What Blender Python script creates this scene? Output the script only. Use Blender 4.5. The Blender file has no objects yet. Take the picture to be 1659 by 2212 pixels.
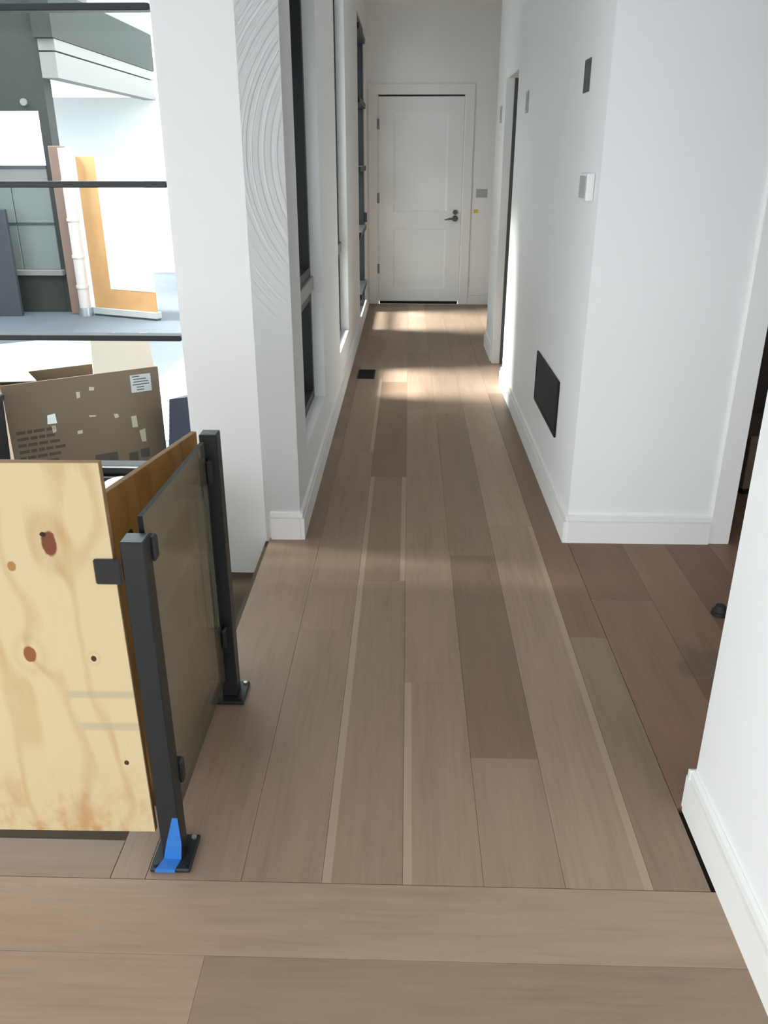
import bpy, bmesh, math, random
from mathutils import Vector, Matrix, noise
random.seed(7)
SC = bpy.context.scene
COL = SC.collection

# ------------------------------------------------------------------ camera
cam_d = bpy.data.cameras.new('camera')
cam = bpy.data.objects.new('camera', cam_d)
COL.objects.link(cam)
cam_d.sensor_fit = 'VERTICAL'
cam_d.sensor_height = 24.0
cam_d.lens = 1780.0 * 24.0 / 2212.0
cam_d.clip_start = 0.05
cam.location = (0, 0, 1.5)
cam.rotation_euler = (math.radians(90 - 23.2297), 0, math.radians(1.6116))
SC.camera = cam

# ------------------------------------------------------------------ world, exposure
world = bpy.data.worlds.new('overcast_sky')
world.use_nodes = True
SC.world = world
bg = world.node_tree.nodes['Background']
bg.inputs['Color'].default_value = (0.89, 0.965, 1.0, 1)
bg.inputs['Strength'].default_value = 1.0
SC.view_settings.view_transform = 'Standard'
SC.view_settings.look = 'None'
SC.view_settings.gamma = 1.0
SC.view_settings.use_curve_mapping = False
SC.view_settings.exposure = 2.4
try:
    SC.cycles.max_bounces = 10
    SC.cycles.caustics_reflective = False
    SC.cycles.sample_clamp_indirect = 5.0
    SC.cycles.caustics_refractive = False
    SC.cycles.diffuse_bounces = 6
    SC.cycles.transparent_max_bounces = 16
except Exception:
    pass


R90 = math.pi / 2
sun_d = bpy.data.lights.new('hazy_sun', 'SUN')      # hazy sun from beyond the courtyard, low contrast
sun_d.energy = 4.4
sun_d.angle = math.radians(20)
sun_d.color = (1.0, 0.985, 0.96)
sun = bpy.data.objects.new('hazy_sun', sun_d)
COL.objects.link(sun)
sun.rotation_euler = (0, math.radians(-46), math.radians(-1))


# ------------------------------------------------------------------ colour and node helpers
def lin(c):
    c = c / 255.0
    return c / 12.92 if c <= 0.04045 else ((c + 0.055) / 1.055) ** 2.4


def rgb(r, g, b):
    return (lin(r), lin(g), lin(b), 1.0)


class NT:
    def __init__(s, name):
        s.m = bpy.data.materials.new(name); s.m.use_nodes = True
        s.t = s.m.node_tree; s.t.nodes.clear()
        s.out = s.n('ShaderNodeOutputMaterial')

    def n(s, typ, **kw):
        nd = s.t.nodes.new(typ)
        for k, v in kw.items():
            setattr(nd, k, v)
        return nd

    def link(s, a, b):
        s.t.links.new(a, b)

    def setin(s, sock, v):
        if isinstance(v, bpy.types.NodeSocket):
            s.link(v, sock)
        else:
            sock.default_value = v

    def math(s, op, a, b=0.0, clamp=False):
        nd = s.n('ShaderNodeMath', operation=op, use_clamp=clamp)
        s.setin(nd.inputs[0], a); s.setin(nd.inputs[1], b)
        return nd.outputs[0]

    def mix(s, fac, a, b, mode='MIX'):
        nd = s.n('ShaderNodeMix', data_type='RGBA', blend_type=mode)
        s.setin(nd.inputs[0], fac); s.setin(nd.inputs[6], a); s.setin(nd.inputs[7], b)
        return nd.outputs[2]

    def noise(s, vec, scale, detail=4, rough=0.55):
        nd = s.n('ShaderNodeTexNoise')
        nd.inputs['Scale'].default_value = scale
        nd.inputs['Detail'].default_value = detail
        nd.inputs['Roughness'].default_value = rough
        if vec is not None:
            s.link(vec, nd.inputs['Vector'])
        return nd.outputs[0]

    def ramp(s, fac, stops):
        nd = s.n('ShaderNodeValToRGB')
        cr = nd.color_ramp
        while len(cr.elements) < len(stops):
            cr.elements.new(0.5)
        for e, (p, c) in zip(cr.elements, stops):
            e.position = p; e.color = c
        s.link(fac, nd.inputs[0])
        return nd.outputs[0]

    def objvec(s, scale=(1, 1, 1), offset=None):
        tc = s.n('ShaderNodeTexCoord')
        mp = s.n('ShaderNodeMapping')
        mp.inputs['Scale'].default_value = scale
        s.link(tc.outputs['Object'], mp.inputs['Vector'])
        if offset is not None:
            cx = s.n('ShaderNodeCombineXYZ')
            s.link(offset, cx.inputs[0]); s.link(offset, cx.inputs[1]); s.link(offset, cx.inputs[2])
            s.link(cx.outputs[0], mp.inputs['Location'])
        return mp.outputs['Vector']

    def bsdf(s, col, rough=0.5, metal=0.0, spec=0.5, bump=None, bump_d=0.002, bump_s=0.4):
        p = s.n('ShaderNodeBsdfPrincipled')
        s.setin(p.inputs['Base Color'], col)
        s.setin(p.inputs['Roughness'], rough)
        p.inputs['Metallic'].default_value = metal
        p.inputs['Specular IOR Level'].default_value = spec
        if bump is not None:
            b = s.n('ShaderNodeBump')
            b.inputs['Distance'].default_value = bump_d
            b.inputs['Strength'].default_value = bump_s
            s.link(bump, b.inputs['Height'])
            s.link(b.outputs[0], p.inputs['Normal'])
        s.link(p.outputs[0], s.out.inputs[0])
        return s.m


def plain(name, c, rough=0.5, metal=0.0, spec=0.5, var=0.06, scale=8.0):
    t = NT(name)
    v = t.objvec()
    nz = t.noise(v, scale, 5)
    a = tuple(x * (1 - var) for x in c[:3]) + (1,)
    b = tuple(min(1, x * (1 + var)) for x in c[:3]) + (1,)
    col = t.mix(nz, a, b)
    fine = t.noise(v, scale * 20, 3)
    return t.bsdf(col, rough, metal, spec, bump=fine, bump_d=0.0006, bump_s=0.25)


def mat_wall(name, c):
    t = NT(name)
    g = t.n('ShaderNodeNewGeometry')
    a = t.noise(g.outputs['Position'], 0.9, 2, 0.5)
    col = t.mix(a, c, tuple(x * 0.985 for x in c[:3]) + (1,))
    return t.bsdf(col, 0.8, 0, 0.1)


def mat_floor():
    t = NT('oak_plank')
    oi = t.n('ShaderNodeObjectInfo')
    off = t.math('MULTIPLY', oi.outputs['Random'], 37.0)
    grain = t.noise(t.objvec((26, 1.6, 1), off), 3.0, 7, 0.6)
    broad = t.noise(t.objvec((7, 0.7, 1), off), 2.0, 3, 0.5)
    pores = t.noise(t.objvec((160, 7, 1), off), 4.0, 2, 0.6)
    f = t.math('ADD', t.math('MULTIPLY', grain, 0.55), t.math('MULTIPLY', broad, 0.45))
    tone = t.ramp(f, [(0.30, (0.80, 0.79, 0.78, 1)), (0.5, (1, 1, 1, 1)), (0.72, (1.13, 1.13, 1.12, 1))])
    col = t.mix(1.0, oi.outputs['Color'], tone, 'MULTIPLY')
    pm = t.math('MULTIPLY', t.math('SUBTRACT', pores, 0.62, True), 1.2, True)
    col = t.mix(pm, col, (0.10, 0.075, 0.055, 1))
    at = t.n('ShaderNodeAttribute'); at.attribute_name = 'sapwood'
    col = t.mix(t.math('MULTIPLY', at.outputs['Fac'], 0.75), col, rgb(176, 155, 134))
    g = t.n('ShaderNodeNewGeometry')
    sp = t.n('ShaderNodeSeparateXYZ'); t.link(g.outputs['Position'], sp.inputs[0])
    # greyish elliptical patch on the boards right of the hallway
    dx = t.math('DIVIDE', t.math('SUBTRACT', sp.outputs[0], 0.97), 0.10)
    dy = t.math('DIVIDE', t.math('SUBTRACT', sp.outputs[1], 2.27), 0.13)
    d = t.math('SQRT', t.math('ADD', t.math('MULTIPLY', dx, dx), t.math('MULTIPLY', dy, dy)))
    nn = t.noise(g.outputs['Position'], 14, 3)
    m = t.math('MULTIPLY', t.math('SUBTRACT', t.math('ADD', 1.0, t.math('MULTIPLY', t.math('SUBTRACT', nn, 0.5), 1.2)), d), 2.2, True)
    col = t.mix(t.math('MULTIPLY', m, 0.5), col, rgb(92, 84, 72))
    rough = t.math('ADD', 0.40, t.math('MULTIPLY', grain, 0.2))
    return t.bsdf(col, rough, 0, 0.35, bump=pores, bump_d=0.0005, bump_s=0.3)


def mat_plywood(name, base, dark, knots, smears, wscale=1.0):
    """knots: (x, z, rx, rz, colour, halo); smears: (x0, x1, z0, z1) grey scuffs, in object space (metres)."""
    t = NT(name)
    tc = t.n('ShaderNodeTexCoord')
    sp = t.n('ShaderNodeSeparateXYZ'); t.link(tc.outputs['Object'], sp.inputs[0])
    X, Z = sp.outputs[0], sp.outputs[2]
    big = t.noise(t.objvec((3.2, 3.2, 1.1)), 1.6, 2, 0.5)
    u = t.math('ADD', X, t.math('MULTIPLY', t.math('SUBTRACT', big, 0.5), 0.42))
    col_knots = []
    for (kx, kz, rx, rz, c, halo) in knots:
        dx = t.math('DIVIDE', t.math('SUBTRACT', X, kx), rx)
        dz = t.math('DIVIDE', t.math('SUBTRACT', Z, kz), rz)
        d2 = t.math('ADD', t.math('MULTIPLY', dx, dx), t.math('MULTIPLY', dz, dz))
        d = t.math('SQRT', d2)
        col_knots.append((d, c, halo))
        if halo > 0:   # grain lines bow around a knot
            e = t.math('POWER', 2.718, t.math('MULTIPLY', d2, -0.09))
            u = t.math('ADD', u, t.math('MULTIPLY', e, halo))
    fine = t.noise(t.objvec((60, 60, 2.0)), 3.0, 4)
    w = t.math('SINE', t.math('ADD', t.math('MULTIPLY', u, 62.0 * wscale), t.math('MULTIPLY', fine, 0.7)))
    band = t.ramp(t.math('ADD', t.math('MULTIPLY', w, 0.5), 0.5),
                  [(0.0, base), (0.72, base), (0.90, tuple((a * 0.45 + b * 0.55) for a, b in zip(base, dark))), (1.0, dark)])
    blot = t.noise(t.objvec((7, 7, 2.5)), 2.2, 3, 0.5)
    bm_ = t.math('MULTIPLY', t.math('SUBTRACT', blot, 0.50, True), 3.0, True)
    col = t.mix(t.math('MULTIPLY', t.math('SUBTRACT', 1.0, bm_, True), 0.65), band, base)
    col = t.mix(t.math('MULTIPLY', fine, 0.16), col, dark)
    low = t.math('MULTIPLY', t.math('SUBTRACT', t.noise(t.objvec((9, 9, 6)), 2.0, 4), 0.46, True), 5.0, True)
    lowz = t.math('MULTIPLY', t.math('SUBTRACT', 0.20, Z, True), 5.0, True)
    col = t.mix(t.math('MULTIPLY', t.math('MULTIPLY', low, lowz), 0.9), col, tuple(a * b for a, b in zip(dark, (1.05, 0.85, 0.7, 1))))
    for d, c, halo in col_knots:
        if halo > 0:
            ring = t.math('SUBTRACT', 1.0, t.math('ABSOLUTE', t.math('SUBTRACT', d, 2.3)), True)
            col = t.mix(t.math('MULTIPLY', ring, 0.25), col, dark)
        dn = t.math('ADD', d, t.math('MULTIPLY', t.math('SUBTRACT', t.noise(t.objvec((1, 1, 1)), 60, 2), 0.5), 0.5))
        k = t.math('MULTIPLY', t.math('SUBTRACT', 1.15, dn, True), 5.0, True)
        col = t.mix(k, col, c)
    for (x0, x1, z0, z1) in smears:
        a = t.math('MULTIPLY', t.math('SUBTRACT', X, x0), 70.0, True)
        b = t.math('MULTIPLY', t.math('SUBTRACT', x1, X), 70.0, True)
        c_ = t.math('MULTIPLY', t.math('SUBTRACT', Z, z0), 300.0, True)
        e_ = t.math('MULTIPLY', t.math('SUBTRACT', z1, Z), 300.0, True)
        mm = t.math('MULTIPLY', t.math('MULTIPLY', a, b), t.math('MULTIPLY', c_, e_))
        col = t.mix(t.math('MULTIPLY', mm, 0.55), col, rgb(165, 155, 130))
    return t.bsdf(col, 0.6, 0, 0.3, bump=fine, bump_d=0.0008, bump_s=0.3)


def mat_glass(name, tint, refl=0.5, haze=0.0):
    t = NT(name)
    tr = t.n('ShaderNodeBsdfTransparent'); tr.inputs[0].default_value = tint
    gl = t.n('ShaderNodeBsdfGlossy'); gl.inputs['Roughness'].default_value = 0.02
    gl.inputs['Color'].default_value = (1, 1, 1, 1)
    fr = t.n('ShaderNodeFresnel'); fr.inputs[0].default_value = 1.45
    pane_noise = t.noise(t.objvec((1, 1, 1)), 5, 3)
    f = t.math('MULTIPLY', fr.outputs[0], t.math('MULTIPLY', refl, t.math('ADD', 0.85, t.math('MULTIPLY', pane_noise, 0.3))))
    mx = t.n('ShaderNodeMixShader')
    t.link(f, mx.inputs[0]); t.link(tr.outputs[0], mx.inputs[1]); t.link(gl.outputs[0], mx.inputs[2])
    last = mx.outputs[0]
    if haze > 0:      # diffuse layer mixed over the pane, varied by noise
        df = t.n('ShaderNodeBsdfDiffuse'); df.inputs[0].default_value = (0.62, 0.53, 0.38, 1)
        m2 = t.n('ShaderNodeMixShader')
        t.link(t.math('MULTIPLY', t.math('ADD', 0.6, pane_noise), haze), m2.inputs[0])
        t.link(last, m2.inputs[1]); t.link(df.outputs[0], m2.inputs[2])
        last = m2.outputs[0]
    t.link(last, t.out.inputs[0])
    return t.m


def mat_diffuser(name, c):
    t = NT(name)
    tl = t.n('ShaderNodeBsdfTranslucent'); tl.inputs[0].default_value = c
    nz = t.noise(t.objvec((1, 1, 1)), 4, 3)
    t.link(t.mix(nz, c, tuple(x * 0.85 for x in c[:3]) + (1,)), tl.inputs[0])
    t.link(tl.outputs[0], t.out.inputs[0])
    return t.m


M = {}
M['wall'] = mat_wall('white_wall_paint', (0.88, 0.88, 0.875, 1))
M['trim'] = mat_wall('white_trim_paint', (0.87, 0.86, 0.84, 1))
M['ceiling'] = mat_wall('ceiling_paint', (0.86, 0.86, 0.85, 1))
M['door'] = mat_wall('door_primer', (0.86, 0.865, 0.865, 1))
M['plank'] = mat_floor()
M['subfloor'] = plain('dark_subfloor', (0.035, 0.030, 0.022, 1), 0.8, var=0.2)
M['black'] = plain('black_powder_coat', (0.012, 0.015, 0.017, 1), 0.38, 0.0, 0.5, 0.1)
M['clamp'] = plain('dark_grey_clamp', (0.010, 0.012, 0.011, 1), 0.5)
M['black_matte'] = plain('black_matte', (0.008, 0.008, 0.009, 1), 0.6, 0.0, 0.3, 0.1)
M['frame'] = plain('black_window_frame', (0.012, 0.014, 0.016, 1), 0.45, 0.0, 0.4, 0.1)
M['steel'] = plain('dark_brushed_nickel', (0.10, 0.10, 0.095, 1), 0.35, 0.9, 0.5, 0.1)
M['hinge'] = plain('painted_hinge', (0.30, 0.31, 0.30, 1), 0.5, 0.3, 0.5, 0.1)
M['chrome'] = plain('bright_aluminium', (0.62, 0.63, 0.64, 1), 0.3, 0.9)
M['glass'] = mat_glass('clear_window_glass', (0.93, 0.955, 0.945, 1), 0.08)
M['film'] = mat_diffuser('white_building_film', (0.36, 0.37, 0.38, 1))
M['rail_glass'] = mat_glass('railing_glass', (0.86, 0.88, 0.82, 1), 0.8, haze=0.10)
M['glass_edge'] = plain('glass_edge', (0.016, 0.020, 0.019, 1), 0.6, spec=0.15)
M['tape'] = plain('blue_painters_tape', (0.028, 0.17, 0.52, 1), 0.6, var=0.12, scale=60)
M['plate'] = plain('white_plastic', (0.80, 0.80, 0.79, 1), 0.4, var=0.02)
M['grey_plate'] = plain('grey_plastic', (0.42, 0.42, 0.41, 1), 0.5, var=0.05)
M['slot'] = plain('grey_box_recess', (0.10, 0.097, 0.09, 1), 0.7, var=0.2)
M['yellow'] = plain('yellow_tag', (0.66, 0.58, 0.06, 1), 0.6)
M['card'] = plain('brown_cardboard', (0.165, 0.115, 0.076, 1), 0.8, var=0.14, scale=4)
M['card_in'] = plain('pale_cardboard', (0.74, 0.64, 0.55, 1), 0.8, var=0.08, scale=4)  # lit copy of the cardboard, brightness put into the colour
M['card_ink'] = plain('brown_print_ink', (0.070, 0.050, 0.038, 1), 0.8, var=0.15)
M['card_tear'] = plain('torn_cardboard', (0.50, 0.43, 0.33, 1), 0.9, var=0.12)
M['paper'] = plain('grey_label_paper', (0.50, 0.52, 0.52, 1), 0.7, var=0.05)
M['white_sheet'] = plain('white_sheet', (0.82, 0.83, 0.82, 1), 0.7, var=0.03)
M['bag'] = plain('white_bag_plastic', (0.84, 0.85, 0.85, 1), 0.4, var=0.04)
M['navy'] = plain('dark_navy_plastic', (0.020, 0.022, 0.045, 1), 0.55, var=0.2)
M['concrete'] = plain('pale_concrete', (0.125, 0.142, 0.168, 1), 0.8, var=0.15, scale=3)
M['siding'] = plain('grey_stucco', (0.030, 0.034, 0.030, 1), 0.85, var=0.1, scale=5)
M['siding_green'] = plain('grey_green_panel', (0.17, 0.195, 0.185, 1), 0.4, var=0.2, scale=3)
M['warm_white'] = plain('warm_white_boards', (0.22, 0.21, 0.20, 1), 0.7, var=0.03)
M['brown_post'] = plain('brown_post', (0.22, 0.14, 0.11, 1), 0.7, var=0.2)
M['down'] = plain('white_pipe', (0.62, 0.55, 0.53, 1), 0.45, var=0.05)
M['orange'] = plain('orange_plywood', (0.50, 0.27, 0.11, 1), 0.7, var=0.22, scale=6)
M['charcoal'] = plain('charcoal_panel', (0.05, 0.055, 0.065, 1), 0.6, var=0.2)
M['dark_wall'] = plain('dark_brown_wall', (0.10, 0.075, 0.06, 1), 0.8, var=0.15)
M['rubber'] = plain('black_rubber', (0.012, 0.010, 0.010, 1), 0.6)
M['weather'] = plain('grey_weatherstrip', (0.10, 0.10, 0.10, 1), 0.7)
K1, K2 = rgb(112, 62, 40), rgb(70, 42, 24)
M['ply_a'] = mat_plywood(
    'pine_plywood_face', rgb(204, 184, 146), rgb(174, 140, 94),
    [(-0.121, 0.727, 0.014, 0.026, K1, 0.055), (-0.204, 0.474, 0.013, 0.018, rgb(138, 84, 48), 0.06),
     (-0.204, 0.677, 0.0085, 0.010, rgb(160, 116, 68), 0.0), (-0.073, 0.465, 0.0055, 0.0065, K2, 0.02),
     (-0.040, 0.197, 0.005, 0.006, K2, 0.0), (-0.130, 0.746, 0.006, 0.005, rgb(40, 22, 14), 0.0),
     (-0.62, 0.55, 0.014, 0.02, K1, 0.05)],
    [(-0.149, 0.02, 0.365, 0.386), (-0.133, 0.02, 0.282, 0.305)])
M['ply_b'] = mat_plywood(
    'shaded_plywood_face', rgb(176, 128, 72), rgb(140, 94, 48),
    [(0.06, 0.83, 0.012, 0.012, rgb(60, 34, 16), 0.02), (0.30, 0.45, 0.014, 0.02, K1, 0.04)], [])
M['ply_edge'] = plain('plywood_edge', rgb(150, 120, 84), 0.8, var=0.25, scale=30)


# ------------------------------------------------------------------ geometry helpers
def bx(bm, x0, x1, y0, y1, z0, z1, bev=0.0, mi=0):
    """Axis-aligned box, optional chamfer."""
    r = bmesh.ops.create_cube(bm, size=1.0)
    vs = r['verts']
    sx, sy, sz = abs(x1 - x0), abs(y1 - y0), abs(z1 - z0)
    c = Vector(((x0 + x1) / 2, (y0 + y1) / 2, (z0 + z1) / 2))
    for v in vs:
        v.co = Vector((v.co.x * sx, v.co.y * sy, v.co.z * sz)) + c
    fs = set(f for v in vs for f in v.link_faces)
    if bev > 0:
        es = list(set(e for v in vs for e in v.link_edges))
        rb = bmesh.ops.bevel(bm, geom=es, offset=min(bev, 0.45 * min(sx, sy, sz)), segments=1, affect='EDGES', profile=0.5)
        fs = set(rb['faces']) | set(f for f in fs if f.is_valid)
    for f in fs:
        if f.is_valid:
            f.material_index = mi
    return vs


def cyl(bm, p0, p1, r, seg=20, r2=None):
    p0, p1 = Vector(p0), Vector(p1)
    d = p1 - p0
    q = Vector((0, 0, 1)).rotation_difference(d.normalized()).to_matrix().to_4x4()
    m = Matrix.Translation((p0 + p1) / 2) @ q
    bmesh.ops.create_cone(bm, cap_ends=True, segments=seg, radius1=r, radius2=r if r2 is None else r2, depth=d.length, matrix=m)


def prism(bm, pts, axis, a0, a1):
    """Extrude a closed polygon (2-D points) along axis from a0 to a1."""
    def mk(p, a):
        if axis == 'x': return (a, p[0], p[1])
        if axis == 'y': return (p[0], a, p[1])
        return (p[0], p[1], a)
    A = [bm.verts.new(mk(p, a0)) for p in pts]
    B = [bm.verts.new(mk(p, a1)) for p in pts]
    n = len(pts)
    bm.faces.new(A); bm.faces.new(list(reversed(B)))
    for i in range(n):
        bm.faces.new([A[i], B[i], B[(i + 1) % n], A[(i + 1) % n]])


def obj(name, bm, mat, parent=None, origin=None, smooth=False):
    """Link one mesh object. Vertices are in parent space (world when no parent)."""
    bmesh.ops.recalc_face_normals(bm, faces=bm.faces)
    if origin is None:
        xs = [v.co for v in bm.verts]
        origin = Vector(((min(v.x for v in xs) + max(v.x for v in xs)) / 2,
                         (min(v.y for v in xs) + max(v.y for v in xs)) / 2, min(v.z for v in xs)))
    origin = Vector(origin)
    for v in bm.verts:
        v.co -= origin
    me = bpy.data.meshes.new(name)
    bm.to_mesh(me); bm.free()
    for m in (mat if isinstance(mat, (list, tuple)) else [mat]):
        me.materials.append(m)
    if smooth:
        for p in me.polygons:
            p.use_smooth = True
    o = bpy.data.objects.new(name, me)
    COL.objects.link(o)
    o.location = origin
    if parent is not None:
        o.parent = parent
    return o


def boxes(name, lst, mat, parent=None, bev=0.0, origin=None):
    bm = bmesh.new()
    for b in lst:
        bx(bm, *b, bev=bev)
    return obj(name, bm, mat, parent, origin)


def tag(o, label, cat=None, group=None, kind=None):
    o['label'] = label
    if cat: o['category'] = cat
    if group: o['group'] = group
    if kind: o['kind'] = kind
    return o


def thing(name, loc, label, cat, group=None, kind=None, rz=0.0):
    o = bpy.data.objects.new(name, None)
    o.empty_display_size = 0.05
    COL.objects.link(o)
    o.location = loc; o.rotation_euler = (0, 0, rz)
    return tag(o, label, cat, group, kind)


def inb(parent, lst):
    """World boxes to the (unrotated) parent's space."""
    L = parent.location
    return [(b[0] - L.x, b[1] - L.x, b[2] - L.y, b[3] - L.y, b[4] - L.z, b[5] - L.z) for b in lst]


def wpart(name, parent, lst, mat, bev=0.0):
    return boxes(name, inb(parent, lst), mat, parent, bev)


CZ = 2.88            # ceiling height
XL, XR = -0.446, 0.684   # hallway wall faces
YF = 3.2             # the two wall faces that look back at the camera
YE = 9.42            # end wall
GZ = -0.12           # courtyard level

# ------------------------------------------------------------------ walls
W1, W2, W3 = (3.50, 4.40), (5.46, 6.32), (7.85, 8.95)
XO = XL - 0.15       # outer face of the hallway's left wall
SILL, HEAD = 0.30, 2.62
segs = [(XO, XL, YF, W1[0], -0.3, CZ), (XO, XL, W1[1], W2[0], -0.1, CZ), (XO, XL, W2[1], W3[0], -0.1, CZ), (XO, XL, W3[1], 9.57, -0.1, CZ)]
for w in (W1, W2):
    segs += [(XO, XL, w[0], w[1], -0.1, SILL), (XO, XL, w[0], w[1], HEAD, CZ)]
segs += [(XO, XL, W3[0], W3[1], -0.1, 0.02), (XO, XL, W3[0], W3[1], HEAD, CZ)]
o = boxes('wall_left', segs, M['wall'])
tag(o, 'white hallway wall on the left pierced by three tall black-framed windows', 'wall', kind='structure')

# pillar and window wall that look back at the camera
o = boxes('wall_pillar', [(-0.88, XL, YF, 3.36, -0.17, CZ)], M['wall'])
tag(o, 'white wall pillar between the muntin window and the hallway', 'wall', kind='structure')
o = boxes('wall_stairwell', [(-4.35, -0.88, YF, 3.36, -0.6, 0.235), (-4.35, -0.88, YF, 3.36, 2.60, CZ)], M['wall'])
tag(o, 'white low wall below and above the muntin window behind the plywood', 'wall', kind='structure')

# hallway right wall, opening 5.87-6.51, ends at 7.2 where the hall widens
o = boxes('wall_right', [(XR, XR + 0.12, YF + 0.12, 5.87, -0.05, CZ), (XR, XR + 0.12, 5.87, 6.51, 2.03, CZ),
                         (XR, XR + 0.12, 6.51, 7.2, -0.05, CZ), (XR + 0.12, 2.0, 7.08, 7.2, -0.05, CZ)], M['wall'])
tag(o, 'white hallway wall on the right with the black air return grille', 'wall', kind='structure')
o = boxes('wall_facing', [(XR, 1.28, YF, YF + 0.12, -0.05, CZ), (1.28, 2.18, YF, YF + 0.12, 2.25, CZ), (2.18, 3.3, YF, YF + 0.12, -0.05, CZ)], M['wall'])
tag(o, 'white wall right of the hallway mouth ending in plain door trim', 'wall', kind='structure')
o = boxes('wall_end', [(XO, -0.335, YE, YE + 0.15, -0.05, CZ), (-0.335, 0.575, YE, YE + 0.15, 2.10, CZ), (0.575, 2.0, YE, YE + 0.15, -0.05, CZ),
                       (-0.335, 0.575, YE + 0.06, YE + 0.15, -0.05, 2.10)], M['wall'])  # last box is an added backing that blocks light behind the door
tag(o, 'grey-lit white end wall of the hallway around the panel door', 'wall', kind='structure')
o = boxes('wall_near_right', [(0.718, 0.84, -2.4, 1.622, -0.05, CZ)], M['wall'])
tag(o, 'bright white wall end nearest the camera on the right', 'wall', kind='structure')
# rooms behind the walls
o = boxes('wall_back_rooms', [(2.0, 2.12, 5.5, 9.57, -0.1, CZ), (XR + 0.12, 3.3, 5.45, 5.55, -0.1, CZ)], M['wall'])
tag(o, 'closet walls behind the opening in the right hallway wall', 'wall', kind='structure')
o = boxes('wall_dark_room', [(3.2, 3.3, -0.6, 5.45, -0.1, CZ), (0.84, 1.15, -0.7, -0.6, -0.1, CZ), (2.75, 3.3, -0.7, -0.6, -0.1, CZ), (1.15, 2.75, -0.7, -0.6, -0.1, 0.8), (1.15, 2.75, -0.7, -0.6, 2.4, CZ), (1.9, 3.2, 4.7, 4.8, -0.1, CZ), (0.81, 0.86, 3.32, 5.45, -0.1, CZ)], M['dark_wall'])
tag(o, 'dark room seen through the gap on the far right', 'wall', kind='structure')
# near room shell outside the frame, with its two window openings
o = boxes('wall_near_left', [(-4.35, -4.2, -2.4, -2.1, -0.6, CZ), (-4.35, -4.2, 2.9, YF, -0.6, CZ), (-4.35, -4.2, -2.1, 2.9, -0.6, 0.3),
                             (-4.35, -4.2, -2.1, 2.9, 2.6, CZ)], M['wall'])
tag(o, 'near room wall left of the frame with a wide window', 'wall', kind='structure')
o = boxes('wall_near_back', [(-4.35, -4.0, -2.4, -2.3, -0.1, CZ), (0.4, 0.718, -2.4, -2.3, -0.1, CZ), (-4.0, 0.4, -2.4, -2.3, -0.1, 0.3),
                             (-4.0, 0.4, -2.4, -2.3, 2.6, CZ)], M['wall'])
tag(o, 'near room wall behind the camera with a wide window', 'wall', kind='structure')
o = boxes('ceiling', [(-4.35, 0.84, -2.4, YF + 0.16, CZ, CZ + 0.15), (0.84, 3.3, -0.7, YF + 0.16, CZ, CZ + 0.15), (XO, 3.3, YF + 0.16, 9.57, CZ, CZ + 0.15)], M['ceiling'])
tag(o, 'plain white ceiling over the hallway', 'ceiling', kind='structure')

o = boxes('wall_neighbour', [(-6.9, -6.7, 3.8, 9.45, GZ, 4.2)], M['siding'])  # added unseen wall, cuts the sky light reaching the hallway
tag(o, 'dark grey side wall of the house across the courtyard, left of the frame', 'wall', kind='structure')
o = boxes('roof_overhang', [(-1.45, XO - 0.001, 3.37, 9.57, 2.70, 2.88), (-6.3, -4.351, -2.4, 3.2, 2.70, 2.88)], M['siding'])  # added unseen overhangs, keep high sky and sun off the windows
tag(o, 'dark roof overhang outside above the hallway windows', 'roof', kind='structure')

# ------------------------------------------------------------------ floor: dark base and single oak planks
FL = boxes('floor', [(-0.58, 0.86, 1.485, 9.42, -0.06, -0.016), (0.86, 3.2, -0.6, 9.42, -0.06, -0.016), (-4.2, 0.86, -2.3, 1.485, -0.06, -0.016)], M['subfloor'],
           origin=(0, 3, -0.06))
tag(FL, 'washed oak plank floor running down the hallway', 'floor', kind='structure')

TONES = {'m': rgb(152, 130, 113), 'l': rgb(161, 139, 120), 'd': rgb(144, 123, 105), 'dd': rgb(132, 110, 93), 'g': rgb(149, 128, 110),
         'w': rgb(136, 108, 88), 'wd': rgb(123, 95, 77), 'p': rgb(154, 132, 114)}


def plank(x0, x1, y0, y1, tone, along='y', sap=''):
    """One board: chamfered top, length along local Y; sap = 'l'/'r' marks a pale sapwood edge."""
    if along == 'y':
        w, l = x1 - x0, y1 - y0
    else:
        w, l = y1 - y0, x1 - x0
    g = 0.0003
    hw, hl = w / 2 - g, l / 2 - g
    ch = 0.0006
    bm = bmesh.new()
    sw = 0.021
    xs = [-hw, -hw + ch]
    if 'l' in sap: xs.append(-hw + sw)
    if 'r' in sap: xs.append(hw - sw)
    xs += [hw - ch, hw]
    zs = [-0.0006] + [0.0] * (len(xs) - 2) + [-0.0006]
    rows = []
    for y in (-hl, hl):
        rows.append([bm.verts.new((x, y, z)) for x, z in zip(xs, zs)] + [bm.verts.new((hw, y, -0.016)), bm.verts.new((-hw, y, -0.016))])
    A, B = rows
    n = len(A)
    lay = bm.faces.layers.float.new('sapwood')
    for i in range(n):
        f = bm.faces.new([A[i], A[(i + 1) % n], B[(i + 1) % n], B[i]])
        if i < len(xs) - 1:
            cxm = (xs[i] + xs[i + 1]) / 2
            if ('l' in sap and cxm < -hw + sw) or ('r' in sap and cxm > hw - sw):
                f[lay] = 1.0
    bm.faces.new(list(reversed(A))); bm.faces.new(B)
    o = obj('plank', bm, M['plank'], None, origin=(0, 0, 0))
    o.parent = FL
    o.location = Vector(((x0 + x1) / 2, (y0 + y1) / 2, 0)) - FL.location
    if along == 'x':
        o.rotation_euler = (0, 0, R90)
    c = TONES[tone] if isinstance(tone, str) else tone
    j = random.uniform(0.97, 1.03)
    o.color = (c[0] * j, c[1] * j, c[2] * j, 1)
    return o


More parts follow.
